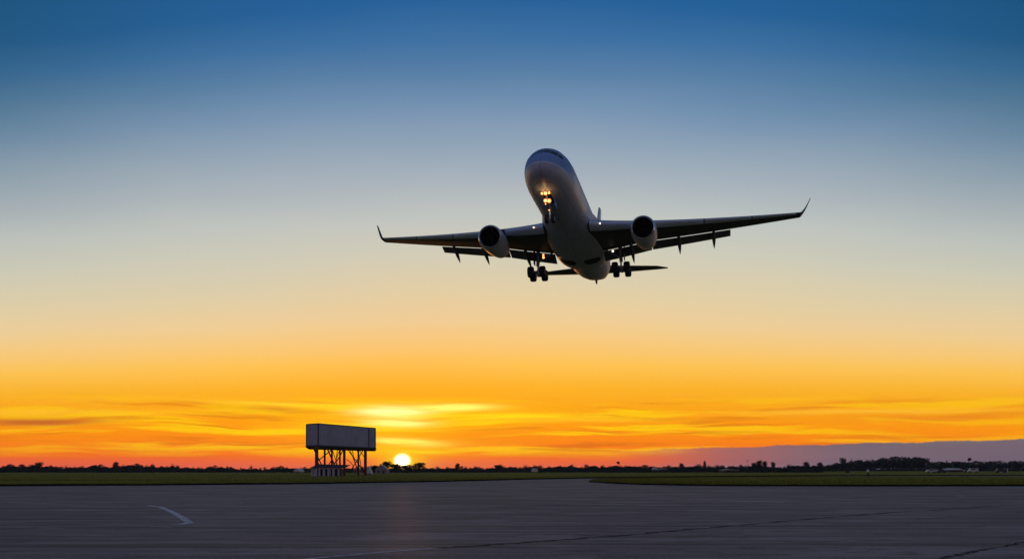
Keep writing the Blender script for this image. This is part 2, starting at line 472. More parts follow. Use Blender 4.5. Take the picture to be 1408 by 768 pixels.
# keep only tufts that stand on turf, not on the paving
def inside(px, py_, poly):
    c = False; j = len(poly) - 1
    for i in range(len(poly)):
        a, b_ = poly[i], poly[j]
        if (a.y > py_) != (b_.y > py_) and px < (b_.x - a.x) * (py_ - a.y) / (b_.y - a.y) + a.x: c = not c
        j = i
    return c
polyL = edgeL + [Vector((1600, 700, 0)), Vector((1500, 3200, 0)), Vector((-1500, 3200, 0)), Vector((-900, 150, 0))]
polyR = tip + [Vector((900, 240, 0)), Vector((900, 420, 0)), Vector((140, 255, 0))]
m2 = MB()
for f in gb.f:
    a = gb.v[f[0]]
    if inside(a[0], a[1], polyL) or inside(a[0], a[1], polyR): m2.face([gb.v[i] for i in f])
tag(m2.build('grass', M['blade_g'], smooth=False), 'dark short grass along the edges of the tarmac', 'grass', kind='stuff')

# ---------------- paint and joints on the apron (each a worn sheet 4 mm above it)
def mat_paint(name, col, wear=0.5, scale=2.2):
    m_ = bpy.data.materials.new(name); m_.use_nodes = True
    t = NT(m_.node_tree); b = t.n['Principled BSDF']
    oc = t.new('ShaderNodeTexCoord').outputs['Object']
    b.inputs['Base Color'].default_value = (*col, 1); b.inputs['Roughness'].default_value = .8; b.inputs['Specular IOR Level'].default_value = .1
    tr = t.new('ShaderNodeBsdfTransparent'); mx = t.new('ShaderNodeMixShader')
    f = t.smooth(t.noise(oc, scale, 6, .75), wear - .12, wear + .12)
    t.put(mx.inputs[0], f); t.l.new(tr.outputs[0], mx.inputs[1]); t.l.new(b.outputs[0], mx.inputs[2])
    t.l.new(mx.outputs[0], t.n['Material Output'].inputs[0])
    return m_
M['paint'] = mat_paint('worn_white_paint', (0.78, 0.74, 0.74), 0.42)
M['paint_faint'] = mat_paint('faint_white_paint', (0.52, 0.46, 0.48), 0.42)
M['tar'] = mat_paint('tar_joint', (0.012, 0.011, 0.014), 0.40, 1.2)
def strip(name, pix, w, material, z=0.008, jitter=0.0, n=14):
    P = [gp(x, y, z) for x, y in pix]
    Q = []
    for a, b_ in zip(P[:-1], P[1:]):
        for k in range(n): Q.append(a.lerp(b_, k / n))
    Q.append(P[-1]); rnd = random.Random(len(pix) + int(pix[0][0]))
    Lr, Rr = [], []
    for i, p in enumerate(Q):
        q = Q[min(i + 1, len(Q) - 1)] - Q[max(i - 1, 0)]; q.z = 0; q.normalize(); nn = Vector((-q.y, q.x, 0))
        jj = rnd.uniform(-jitter, jitter); ww = w / 2 * (1 + rnd.uniform(-jitter, jitter) * 2)
        Lr.append(p + nn * (ww + jj * .3)); Rr.append(p - nn * (ww - jj * .3))
    m_ = MB(); m_.loft([Lr, Rr], cap=False, closed=False)
    o = m_.build(name, material, smooth=False); tag(o, kind='structure'); return o
strip('road_marking', [(205, 694.5), (222, 697), (238, 704), (252, 712), (261, 718.5)], .26, M['paint'], .008)
strip('road_marking', [(247, 720.6), (261, 718.5)], .30, M['paint'], .012)
strip('road_marking', [(172, 722.0), (205, 722.6), (238, 724.5)], .14, M['paint_faint'])
strip('road_marking', [(-40, 689), (60, 691.5), (122, 694.5)], .22, M['paint_faint'])
strip('road_marking', [(-40, 724), (90, 725.5)], .12, M['paint_faint'])
strip('road_marking', [(1000, 688), (1075, 690)], .35, M['paint_faint'])
strip('road_marking', [(1317, 681.2), (1327, 681.2)], .7, M['paint'])
strip('road_marking', [(395, 775), (430, 767.5), (520, 759.5), (606, 753)], .18, M['paint'], .012)
strip('tar_joint', [(604, 753.2), (704, 746.5), (860, 735.5), (1010, 722), (1200, 706), (1408, 693), (1500, 688)], .22, M['tar'], .008, .35)
strip('tar_joint', [(1285, 769), (1345, 757), (1408, 745), (1480, 733)], .13, M['tar'], .008, .35)
strip('tar_joint', [(640, 735.5), (760, 734.6), (860, 736)], .10, M['tar'], .012, .4)

# ================================================================== trees
def mat_leaf():
    m_ = bpy.data.materials.new('foliage'); m_.use_nodes = True
    t = NT(m_.node_tree); b = t.n['Principled BSDF']
    gi = t.new('ShaderNodeNewGeometry').outputs['Random Per Island']
    oi = t.new('ShaderNodeObjectInfo').outputs['Random']
    c = t.mix(gi, (0.014, 0.026, 0.026), (0.036, 0.052, 0.048))
    c = t.mix(t.mul(oi, .5), c, (0.035, 0.038, 0.028))
    t.put(b.inputs['Base Color'], c); b.inputs['Roughness'].default_value = .7; b.inputs['Specular IOR Level'].default_value = .2
    return m_
M['leaf'] = mat_leaf()
M['bark'] = mat('bark', (0.05, 0.04, 0.03), 0.9, noise=(3, .3))

def leaf_cloud(m_, rnd, c, r, n, size):
    for _ in range(n):
        while True:
            v = Vector((rnd.uniform(-1, 1), rnd.uniform(-1, 1), rnd.uniform(-1, 1)))
            if v.length < 1: break
        v = v * (v.length ** -.35 if v.length > 1e-3 else 1) * .97
        if v.length > 1.08: v.normalize()
        p = Vector(c) + Vector((v.x * r[0], v.y * r[1], v.z * r[2]))
        s = size * rnd.uniform(.55, 1.25)
        a = Vector((rnd.gauss(0, 1), rnd.gauss(0, 1), rnd.gauss(0, 1))).normalized()
        b_ = a.cross(Vector((rnd.gauss(0, 1), rnd.gauss(0, 1), rnd.gauss(0, 1)))).normalized()
        m_.face([p - a * s * .6, p - b_ * s * .4, p + a * s * .6, p + b_ * s * .45])

def tree_meshes(kind, seedv):
    """unit tree, 1 m tall, crown and trunk meshes"""
    rnd = random.Random(seedv); cr = MB(); tr = MB()
    if kind == 'bushy':
        w = rnd.uniform(.42, .62); tr.tube([(0, 0, 0), (.01, 0, .35), (0, .01, .7)], [.035, .024, .01], 6)
        for k in range(9):
            a = rnd.uniform(0, 2 * pi); q = rnd.uniform(0, .62) * w; z = rnd.uniform(.24, .76)
            r = rnd.uniform(.15, .25)
            c = (q * cos(a), q * sin(a), z)
            tr.tube([(0, 0, z * .5), c], [.014, .004], 4)
            leaf_cloud(cr, rnd, c, (r * 1.15, r * 1.15, r * .9), 46, .085)
    elif kind == 'round':
        tr.tube([(0, 0, 0), (.01, 0, .3), (0, .01, .7)], [.04, .03, .01], 6)
        for k in range(12):
            a = k * 2.4; q = .2 * sqrt(rnd.random()) ; z = rnd.uniform(.38, .8)
            c = (q * cos(a), q * sin(a), z); tr.tube([(0, 0, .35), c], [.014, .004], 4)
            leaf_cloud(cr, rnd, c, (.19, .19, .17), 50, .075)
    elif kind == 'tall':
        tr.tube([(0, 0, 0), (0, .01, .5), (.01, 0, .9)], [.025, .018, .006], 6)
        for k in range(11):
            z = .28 + k * .062; r = .13 * sin((z - .1) / .95 * pi) + .03
            c = (rnd.uniform(-.03, .03), rnd.uniform(-.03, .03), z)
            leaf_cloud(cr, rnd, c, (r, r, .09), 44, .06)
    elif kind == 'lollipop':
        tr.tube([(0, 0, 0), (.01, 0, .4), (0, 0, .8)], [.022, .018, .012], 6)
        for k in range(7):
            a = k * .9; c = (.09 * cos(a), .09 * sin(a), .82 + rnd.uniform(-.06, .06))
            leaf_cloud(cr, rnd, c, (.12, .12, .1), 55, .06)
    elif kind == 'sparse':
        tr.tube([(0, 0, 0), (.02, 0, .45), (0, .02, .8)], [.035, .022, .008], 6)
        for k in range(12):
            a = rnd.uniform(0, 2 * pi); q = rnd.uniform(.1, .38); z = rnd.uniform(.42, .93)
            c = (q * cos(a), q * sin(a), z); tr.tube([(0, 0, z * .55), c], [.012, .003], 4)
            leaf_cloud(cr, rnd, c, (.09, .09, .07), 26, .06)
    return cr, tr
protos = {}
def get_proto(kind, var):
    key = (kind, var)
    if key not in protos:
        cr, tr = tree_meshes(kind, hash(kind) % 97 * 0 + len(kind) * 13 + var)
        a = cr.build('crown', M['leaf'], smooth=False); b_ = tr.build('trunk', M['bark'])
        protos[key] = (a.data, b_.data)
        bpy.data.objects.remove(a); bpy.data.objects.remove(b_)
    return protos[key]
def tree(x, ytop, d, kind='bushy', wide=1.0, label=None, group=None, base=0.24, name='tree'):
    top = at(x, ytop, d)
    h = (top.z - base) / .97
    md = get_proto(kind, random.randrange(6) if kind == 'bushy' else random.randrange(2))
    o = empty(name, (top.x, top.y, base), random.uniform(0, 6.28))
    for nm, me in (('crown', md[0]), ('trunk', md[1])):
        c = bpy.data.objects.new(nm, me); COL.objects.link(c); c.parent = o
        c.scale = (h * wide, h * wide, h)
    tag(o, label, 'tree', group)
    return o

prof = [(-140, 640), (-60, 639), (0, 640.5), (10, 638), (35, 639), (45, 638), (68, 639.5), (75, 639), (90, 641), (110, 640.5), (125, 639), (135, 637), (148, 640.5), (170, 637.5), (185, 637),
        (205, 639), (235, 639.5), (250, 640), (270, 642), (290, 640.5), (303, 639.5), (318, 641.5), (330, 643), (352, 642.5), (370, 643), (376, 641), (388, 641),
        (400, 643), (413, 641), (430, 642), (480, 642), (505, 641), (560, 642), (600, 642), (680, 641.5), (690, 638.5), (700, 640), (720, 641.3), (727, 639), (745, 640.5), (770, 638.8),
        (785, 638.5), (800, 641), (810, 638.5), (830, 640), (840, 638.5), (860, 638.5), (880, 639), (900, 639.5), (925, 640), (950, 639), (960, 638.5), (975, 640), (1003, 639.5), (1020, 639),
        (1035, 637.5), (1050, 638), (1072, 641), (1085, 638.5), (1100, 637.5), (1120, 638.5), (1140, 638), (1150, 637)]
def pf(x, tab):
    for (a, ya), (b_, yb) in zip(tab[:-1], tab[1:]):
        if a <= x <= b_: return ya + (yb - ya) * (x - a) / (b_ - a)
    return tab[-1][1]
GT = 'trees of the far treeline'
LT = 'dark bushy tree merged into the continuous treeline on the horizon'
x = -120
rt = random.Random(21)
while x < 1160:
    d = rt.uniform(860, 960)
    tree(x, pf(x, prof) + rt.choice((-2.2, -1.2, -.4, 0, .3, .8, 1.4)) + rt.uniform(-.4, .4) - .4, d, 'bushy', rt.uniform(.95, 1.5), LT, GT)
    x += rt.uniform(5.2, 8.2)
# wooded rise on the right
prof2 = [(1150, 636.5), (1165, 634.5), (1180, 632), (1205, 631.5), (1210, 628.5), (1235, 627), (1262, 627.5), (1273, 628.5), (1279, 634.5)]
x = 1150
while x < 1279:
    tree(x, pf(x, prof2) + rt.uniform(-1.2, 1.2), rt.uniform(1280, 1340), 'bushy', rt.uniform(.8, 1.15), 'tall dark tree in the dense wood standing above the right treeline', 'trees of the tall wood')
    x += rt.uniform(2.6, 4.6)
x = 1283
while x < 1540:
    tree(x, 633.6 - (x - 1283) * .012 + rt.uniform(-.6, 1.0), rt.uniform(1500, 1600), 'bushy', rt.uniform(1.0, 1.5), 'distant bluish tree on the low wooded ridge at the far right', 'trees of the far ridge')
    x += rt.uniform(6, 9)
# standouts
S = [(54, 634.3, 'round', 1.35, 'broad round-topped tree rising above the treeline far left of the raised box'),
     (159, 634, 'round', 1.05, 'highest dense tree of the left treeline, with a pointed shoulder'),
     (188, 636.8, 'sparse', 1.5, 'thin see-through bare-looking tree just right of the highest left tree'),
     (345, 638.6, 'sparse', 1.1, 'small open-crowned tree leaning left in the treeline left of the raised box'),
     (376, 639.6, 'sparse', 1.0, 'open-crowned tree nearest left of the raised box'),
     (629, 636.2, 'round', 1.05, 'single round tree standing just right of the setting sun'),
     (685, 638, 'round', 1.9, 'wide flat-topped tree between the round sun tree and the aircraft tail'),
     (850, 633.8, 'lollipop', .8, 'ball-topped palm-like tree on a thin bare trunk'),
     (936.5, 635.8, 'round', .9, 'small round tree left of the narrow upright tree'),
     (969, 632.8, 'tall', 1.0, 'narrow upright tree like a column on the horizon'),
     (1044, 631.8, 'round', .9, 'tallest round tree in the cluster of three right of the pole'),
     (1051.5, 632.6, 'round', .8, 'right-hand round tree in the cluster of three right of the pole'),
     (1036.5, 634.6, 'round', .8, 'left-hand round tree in the cluster of three right of the pole'),
     (1063, 634, 'round', .75, 'lone round tree on a visible trunk right of the three-tree cluster'),
     (1109, 634, 'round', 1.1, 'round tree midway between the three-tree cluster and the tall wood'),
     (1128, 634.8, 'round', 1.2, 'square-shouldered tree left of the tall wood'),
     (1148, 634, 'bushy', .7, 'small bushy tree just left of the tree that leads the tall wood'),
     (1159, 628.2, 'round', .8, 'tall round tree at the left foot of the wooded rise'),
     (1172, 630, 'sparse', .8, 'small tree between the tall round tree and the flat part of the wood'),
     (1333, 628.7, 'lollipop', .75, 'ball-topped tree standing alone above the far ridge'),
     (1301.5, 632.6, 'tall', .7, 'thin spire-like tree on the ridge right of the tall wood'),
     (1355, 633, 'bushy', 1.0, 'small dark bush on the ridge right of the ball-topped tree'),
     (1395, 633.2, 'round', 1.0, 'dark rounded tree on the ridge at the right edge')]
for x, y, k, w, lb in S:
    tree(x, y, 1290 if 1150 < x < 1200 else (1480 if x > 1290 else rt.uniform(840, 855)), k, w, lb, base=.24)
# humps of trees in front of the sun
for x, y, w, lb in ((516, 638.6, 2.2, 'low spreading tree just right of the raised box legs'), (531, 633.0, 1.7, 'rounded tree immediately left of the setting sun'),
                    (544, 636.4, 2.2, 'lower tree against the left rim of the setting sun'), (576, 635.0, 2.1, 'rounded tree immediately right of the setting sun'),
                    (560, 638.2, 3.2, 'low bush directly beneath the setting sun')):
    tree(x, y, 520, 'round', w, lb)
# far-off wood behind everything: one mass of leaf clumps
wd = MB(); rw = random.Random(4)
for _ in range(34000):
    x = rw.uniform(-160, 1560)
    if x < 1150: d = rw.uniform(970, 1040); yt = pf(x, prof) + 3.0
    elif x < 1279: d = rw.uniform(1345, 1440); yt = pf(x, prof2) + .8
    else: d = rw.uniform(1600, 1700); yt = 634.9 - (x - 1283) * .012
    yt += 1.3 * sin(x * .31) * sin(x * .083) + rw.uniform(0, .6)
    topz = CH + (HY - yt) / F * d
    z = .3 + (topz - .3) * rw.random() ** 1.1
    p = Vector(((x - 704) / F * d, d, z)); s = rw.uniform(.6, 1.3)
    a = Vector((rw.gauss(0, 1), rw.gauss(0, .5), rw.gauss(0, 1))).normalized(); b_ = a.cross(Vector((rw.gauss(0, .4), 1, rw.gauss(0, .4)))).normalized()
    wd.face([p - a * s, p - b_ * s, p + a * s, p + b_ * s])
tag(wd.build('wood', M['leaf'], smooth=False), 'far-off dark wood behind the treeline', 'wood', kind='stuff')
# scrub along the foot of the treeline
sc_ = MB()
for _ in range(30000):
    x = rw.uniform(-160, 1560); d = rw.uniform(560, 840) if x < 1130 else rw.uniform(1040, 1110)
    h = (1.3 + .8 * sin(x * .05) * sin(x * .017 + 1)) * d / 800
    p = Vector(((x - 704) / F * d, d, .25 + abs(h) * rw.random())); s = rw.uniform(.3, .7)
    a = Vector((rw.gauss(0, 1), rw.gauss(0, .5), rw.gauss(0, .6))).normalized(); b_ = a.cross(Vector((rw.gauss(0, .4), 1, rw.gauss(0, .4)))).normalized()
    sc_.face([p - a * s * 1.5, p - b_ * s * .6, p + a * s * 1.5, p + b_ * s * .6])
tag(sc_.build('undergrowth', M['leaf'], smooth=False), 'low dark scrub along the foot of the treeline', 'undergrowth', kind='stuff')

# ================================================================== the raised box on its steel legs
M['sheet'] = mat('weathered_cladding', (0.38, 0.36, 0.42), 0.6, noise=(.35, .45))
M['sheet_d'] = mat('dark_trim_steel', (0.06, 0.05, 0.055), 0.6, noise=(1, .2))
M['steel'] = mat('rusty_steel', (0.15, 0.035, 0.02), 0.7, noise=(2, .3))
D = 264.0
tower = empty('raised_tank', tuple(at(471, HY + CH / D * F, D + 8)))
tag(tower, 'long grey boxy tank raised on a braced steel frame beside the setting sun', 'tank')
inv = Matrix.Translation(-tower.location)
def T_(v): return inv @ Vector(v)
# outline of the box in plan: short left end, long face going away, chamfered right end
A = at(421.5, 583.5, D + 3); B = at(437.5, 581.8, D); C_ = at(507, 588, D + 17.5); E_ = at(516, 588.5, D + 19.5)
back = Vector((-1.5, 12.0, 0))
zt = B.z; zb = at(437, 613, D).z
def droop(p): return (p - B).y * 0.018
plan = [A, B, C_, E_, E_ + back, A + back]
wall = MB()
top = [T_((p.x, p.y, zt - droop(p))) for p in plan]; bot = [T_((p.x, p.y, zb - droop(p) * .6)) for p in plan]
wall.loft([bot, top], cap=True)
wall.build('tank_shell', M['sheet'], tower, smooth=False)
ribs = MB(); trim = MB()
for k in range(2):
    f = k; a = T_((B.lerp(C_, f).x, B.lerp(C_, f).y, 0)); a.z = 0
    p = B.lerp(C_, f)
    ribs.box(T_((p.x, p.y - .03, (zt + zb) / 2 - droop(p) * .8)), (.07, .05, zt - zb - .5))
ribs.build('panel_joint', M['sheet'], tower, smooth=False)
for a, b_ in zip(plan, plan[1:] + plan[:1]):
    for z_, fac, hh in ((zt, 1.0, .20), (zb, .6, .62)):
        p = T_((a.x, a.y, z_ - droop(a) * fac)); q = T_((b_.x, b_.y, z_ - droop(b_) * fac))
        rr = hh / 2
        trim.tube([p, q], rr, 4)
trim.build('edge_beam', M['sheet_d'], tower, smooth=False)
for p in plan[:4]:
    cpost = MB(); cpost.tube([T_((p.x, p.y, zb - droop(p) * .6)), T_((p.x, p.y, zt - droop(p)))], .16, 4)
    cpost.build('corner_post', M['sheet_d'], tower, smooth=False)
def legpt(f, dep, z):  # f along the long face, dep depth into the plan
    p = B.lerp(C_, f) + back * dep
    return Vector((p.x, p.y, z))
def undz(f): return zb - droop(B.lerp(C_, f)) * .6
def lg(nm, f0, f1, dep, r, z0=.2):
    m_ = MB(); m_.tube([T_(legpt(f0, dep, z0)), T_(legpt(f1, dep, undz(f1) + .05))], r, 8); m_.build(nm, M['steel'], tower)
for f, dep, r in ((-.03, .04, .40), (.50, .04, .32), (.93, .04, .36), (.10, .62, .24), (.24, .62, .24), (.40, .62, .22), (.78, .62, .22)):
    lg('leg', f, f, dep, r)
def br(f0, z0, f1, z1, dep, r=.10, bend=0.0):
    m_ = MB(); P = []
    for k in range(7):
        q = k / 6; f = f0 + (f1 - f0) * q + bend * sin(q * pi)
        P.append(T_(legpt(f, dep, z0 + (z1 - z0) * q)))
    m_.tube(P, r * 1.15, 6); m_.build('brace', M['steel'], tower)
U = zb - .25
br(-.10, U, .14, .8, .08, .12); br(.30, U, -.02, 3.6, .08, .10); br(.16, U, .38, .8, .08, .15); br(.48, U - .2, .12, .9, .10, .11, .05)
br(.55, U, .92, .9, .08, .10); br(.90, U, .60, .9, .08, .10); br(.54, 4.2, .68, 1.6, .3, .07, .05)
br(.66, U, .78, 1.6, .5, .09, -.03); br(.74, U, .84, 1.0, .5, .08, .03); br(.24, 4.0, .10, 1.2, .5, .09); br(.36, U, .34, 1.0, .5, .09, -.02)
br(-.03, 3.4, .10, .8, .62, .07); br(.24, U, .40, 1.0, .62, .07); br(.40, U, .24, 1.0, .62, .07); br(.60, U, .78, 1.0, .62, .07); br(.93, 4.4, .78, U, .3, .08)
# horizontal tie along the bottom
for dep, z_ in ((.04, 1.6), (.62, 1.3)):
    m_ = MB(); m_.tube([T_(legpt(-.03, dep, z_)), T_(legpt(.93, dep, z_ - .1))], .09, 6); m_.build('tie_beam', M['steel'], tower)

# pump shed with pale uprights at the foot of the tank
M['pale'] = mat('pale_painted_board', (0.50, 0.46, 0.50), 0.7, noise=(3, .2))
M['roof_d'] = mat('dark_roof', (0.05, 0.045, 0.05), 0.8, noise=(1, .3))
DS = 258.0
def sx(px): return (px - 704) / F * DS
shed = empty('pump_shed', (sx(450), DS, .24)); tag(shed, 'low dark-roofed shed with a row of pale uprights under the raised tank', 'shed')
def Sh(px, z, dy=0): return (sx(px) - shed.location.x, dy, z)
m_ = MB(); m_.loft([[Sh(427, 1.75, -.4), Sh(469, 1.75, -.4), Sh(469, 1.75, 5), Sh(427, 1.75, 5)], [Sh(434, 2.7, 1.5), Sh(480, 2.5, 1.5), Sh(480, 2.5, 3), Sh(434, 2.7, 3)]]); m_.build('roof', M['roof_d'], shed, smooth=False)
m_ = MB(); m_.box(((sx(427) + sx(468)) / 2 - shed.location.x, 3, .86), (sx(467) - sx(428), 3, 1.7)); m_.build('wall', M['roof_d'], shed, smooth=False)
for px, w, h in ((429, .35, 1.6), (431.8, .28, 1.68), (434.5, .5, 1.7), (439.2, .38, 1.7), (444.6, .28, 1.68), (446.3, .2, 1.6), (451.5, .42, 1.72), (454, .18, 1.6), (458.5, .5, 1.72), (465.5, .34, 1.7)):
    m_ = MB(); m_.box(Sh(px, h / 2, 0), (w, .15, h)); m_.build('upright', M['pale'], shed, smooth=False)
m_ = MB(); m_.box(Sh(448, 1.66, -.12), (sx(468) - sx(428), .12, .14)); m_.build('rail', M['pale'], shed, smooth=False)

# small low roofs between the tank legs and the sun
M['pinkroof'] = mat('pale_sheet_roof', (0.30, 0.22, 0.24), 0.55, noise=(.6, .15))
def hut(name, px, ytop, ybase_d, wpx, label, cat, roofm, wallm, pitch=.4, depth=5, base=.24):
    d = ybase_d; w = wpx / F * d; c = at(px, HY, d); top = CH + (HY - ytop) / F * d - base
    o = empty(name, (c.x, d, base)); tag(o, label, cat)
    wh = top * (1 - pitch)
    m_ = MB(); m_.box((0, depth / 2, wh / 2), (w, depth, wh)); m_.build('wall', wallm, o, smooth=False)
    ov = min(.15, w * .05)
    m_ = MB(); prof_ = lambda y: [(-w / 2 - ov, y, wh + .004), (w / 2 + ov, y, wh + .004), (w / 2 + ov, y, wh + .12 * (top - wh) + .004), (w * .08, y, top), (-w * .08, y, top), (-w / 2 - ov, y, wh + .12 * (top - wh) + .004)]
    m_.loft([prof_(-ov * 2), prof_(depth + ov * 2)]); m_.build('roof', roofm, o, smooth=False)
    m_ = MB(); m_.box((w * .2, -.02, wh * .36), (w * .18, .05, wh * .72)); m_.build('door', M['roof_d'], o, smooth=False)
    m_ = MB(); m_.box((-w * .22, -.02, wh * .55), (w * .2, .05, wh * .35)); m_.build('window', M['glass'], o, smooth=False)
    return o
M['hutwall'] = mat('pale_wall', (0.30, 0.25, 0.26), 0.8, noise=(.8, .12))
M['whitewall'] = mat('white_wall', (0.62, 0.60, 0.58), 0.7, noise=(.8, .08))
hut('tent', 506.5, 640.5, 330, 8, 'small pale pointed tent at the right foot of the raised tank', 'tent', M['whitewall'], M['pinkroof'], .85, 3)
hut('cabin', 524, 639.0, 440, 16, 'low pale-roofed cabin between the raised tank and the sun', 'cabin', M['pinkroof'], M['hutwall'], .6, 8)
hut('cabin', 490, 643.0, 420, 10, 'tiny pale-roofed cabin seen between the tank legs', 'cabin', M['pinkroof'], M['hutwall'], .5, 6)
hut('hangar', 408, 643.6, 540, 8, 'tiny pale flat hangar left of the raised tank at the foot of the treeline', 'hangar', M['whitewall'], M['hutwall'], .7, 12)
hut('house', 901.5, 641.3, 820, 6, 'small white gabled house in front of the treeline right of centre', 'house', M['whitewall'], M['whitewall'], .4, 8)
hut('barn', 912, 642.7, 835, 14, 'long low pale barn attached to the right of the small white house', 'barn', M['pinkroof'], M['roof_d'], .5, 8)
hut('warehouse', 1006, 644.2, 545, 20, 'long low dark warehouse with a pale roof line left of the pole', 'warehouse', M['pinkroof'], M['roof_d'], .35, 14)
hut('hangar', 1316.5, 643.0, 640, 17, 'long white-roofed hangar at the foot of the far right ridge', 'hangar', M['whitewall'], M['roof_d'], .45, 14)
hut('hut', 1383, 643.0, 560, 6, 'small white hut near the right edge of the field', 'hut', M['whitewall'], M['whitewall'], .3, 4)

# ---------------- vehicles far out on the field
M['carwhite'] = mat('car_white_paint', (0.55, 0.54, 0.53), 0.3, coat=.4)
M['cardark'] = mat('car_dark_paint', (0.03, 0.03, 0.035), 0.35, coat=.4)
def car(px, d, paint, label, van=False, rz=0.0, group=None):
    c = at(px, HY, d); o = empty('van' if van else 'car', (c.x, d, .24), rz); tag(o, label, 'van' if van else 'car', group)
    h = 2.1 if van else 1.45; L = 5.2 if van else 4.4
    side = [(-L / 2, .35), (-L / 2, .85), (-L * .42, .95), (-L * .3, h), (L * .22 if not van else L * .48, h), (L * .36 if not van else L * .5, .95), (L / 2, .85), (L / 2, .35)]
    m_ = MB(); m_.loft([[(a, -.85, b_) for a, b_ in side], [(a, .85, b_) for a, b_ in side]]); m_.build('body', paint, o, smooth=False)
    for s in (-1, 1):
        m_ = MB(); m_.box((-L * .02, s * .86, h * .78), (L * .42, .03, h * .24)); m_.build('window', M['glass'], o, smooth=False)
        for q in (-.32, .32):
            m_ = MB(); m_.tube([(L * q, s * .72, .35), (L * q, s * .9, .35)], .34, 12); m_.build('wheel', M['tyre'], o)
    return o
car(1280, 520, M['carwhite'], 'white car leading the row on the field left of the white hangar')
car(1288, 525, M['carwhite'], 'second pale car, between the white car and the dark one left of the hangar')
car(1294, 520, M['cardark'], 'dark car at the end of the row left of the white hangar')
car(1331, 600, M['cardark'], 'dark car just right of the white-roofed hangar')
car(1337.5, 590, M['carwhite'], 'white car parked past the dark one right of the hangar', van=True)
car(1376, 540, M['cardark'], 'dark van left of the small white hut', van=True)
car(735, 550, M['carwhite'], 'small pale van alone on the grass near the centre of the field', van=True, rz=1.25)

# pole and a lattice mast
M['polem'] = mat('galvanised_pole', (0.32, 0.32, 0.34), 0.5, metal=.4)
def pole(px, ytop, d, label, name='pole', r=.12, base=.24):
    tp = at(px, ytop, d); o = empty(name, (tp.x, d, base)); tag(o, label, 'pole')
    m_ = MB(); m_.tube([(0, 0, 0), (0, 0, tp.z - base)], [r, r * .6], 8); m_.build('shaft', M['polem'], o)
    m_ = MB(); m_.box((0, 0, tp.z - base), (1.4, .25, .2)); m_.box((0, 0, tp.z - base - .5), (.3, .3, .5)); m_.build('lamp_head', M['polem'], o, smooth=False)
    return o
pole(1015, 640.5, 560, 'thin pole at the right end of the long low warehouse')
pole(1027.5, 632.5, 700, 'tall thin mast above the trees left of the three-tree cluster', 'mast')
pole(1273.2, 637, 700, 'thin pole in front of the right end of the tall wood')
# small dark marker box in the grass
mk = empty('marker_board', tuple(gp(1165, 652.5, .24))); tag(mk, 'small dark taxiway marker board in the grass left of the standing person', 'marker board')
m_ = MB(); m_.box((0, 0, .75), (1.5, .12, .6)); m_.build('board', M['cardark'], mk, smooth=False)
for s in (-1, 1):
    m_ = MB(); m_.tube([(s * .5, 0, 0), (s * .5, 0, .45)], .05, 6); m_.build('leg', M['polem'], mk)
mk = empty('marker_board', tuple(gp(98, 651.8, .24))); 
bpy.data.objects.remove(mk)

# ================================================================== the person on the grass
def person():
    c = gp(1193.5, 657.6); d = c.y
    M['skin'] = mat('skin', (0.32, 0.18, 0.12), .6); M['shirt'] = mat('pale_shirt', (0.88, 0.87, 0.85), .8); M['trou'] = mat('dark_trousers', (0.02, 0.02, 0.022), .85); M['hair'] = mat('dark_hair', (0.012, 0.01, 0.01), .8)
    V = [(0, 0, .98), (0, .01, 1.15), (0, .01, 1.36), (0, 0, 1.52), (0, -.02, 1.66),
         (.10, 0, .92), (.13, -.02, .50), (.14, .02, .09), (.15, -.14, .05),
         (-.10, 0, .92), (-.12, .02, .50), (-.13, .04, .09), (-.14, -.12, .05),
         (.19, 0, 1.42), (.26, .02, 1.14), (.25, -.10, .92), (.245, -.14, .82),
         (-.19, 0, 1.42), (-.25, .02, 1.14), (-.24, -.06, .90), (-.235, -.09, .81)]
    Ed = [(0, 1), (1, 2), (2, 3), (3, 4), (0, 5), (5, 6), (6, 7), (7, 8), (0, 9), (9, 10), (10, 11), (11, 12), (2, 13), (13, 14), (14, 15), (15, 16), (2, 17), (17, 18), (18, 19), (19, 20)]
    Rr = [.14, .13, .15, .06, .10, .095, .06, .042, .035, .095, .06, .042, .035, .065, .045, .032, .03, .065, .045, .032, .03]
    me = bpy.data.meshes.new('body'); me.from_pydata(V, Ed, []); ob = bpy.data.objects.new('person', me); COL.objects.link(ob)
    sk = ob.modifiers.new('skin', 'SKIN')
    for i, r in enumerate(Rr): me.skin_vertices[0].data[i].radius = (r, r * .85)
    me.skin_vertices[0].data[0].use_root = True
    sb = ob.modifiers.new('sub', 'SUBSURF'); sb.levels = 2; sb.render_levels = 2
    bpy.context.view_layer.update()
    dg = bpy.context.evaluated_depsgraph_get(); nm = bpy.data.meshes.new_from_object(ob.evaluated_get(dg))
    ob.modifiers.clear(); ob.data = nm
    for k in ('skin', 'shirt', 'trou'): nm.materials.append(M[k])
    for p in nm.polygons:
        z = p.center.z; x_ = abs(p.center.x)
        p.material_index = 2 if z < .98 and x_ < .21 else (1 if .98 <= z < 1.50 and not (x_ > .21 and z < 1.0) else 0)
        p.use_smooth = True
    ob.location = (c.x, d, GH); ob.rotation_euler = (0, 0, .5)
    hb = MB(); rings = []
    for k in range(6):
        q = k / 5 * pi * .5; rings.append([(.105 * cos(q) * cos(a * pi / 6), .02 + .115 * cos(q) * sin(a * pi / 6), 1.66 + .13 * sin(q)) for a in range(12)])
    hb.loft(rings); hb.build('hair', M['hair'], ob)
    tag(ob, 'person in a pale top and dark trousers standing on the grass by the tarmac', 'person')
person()

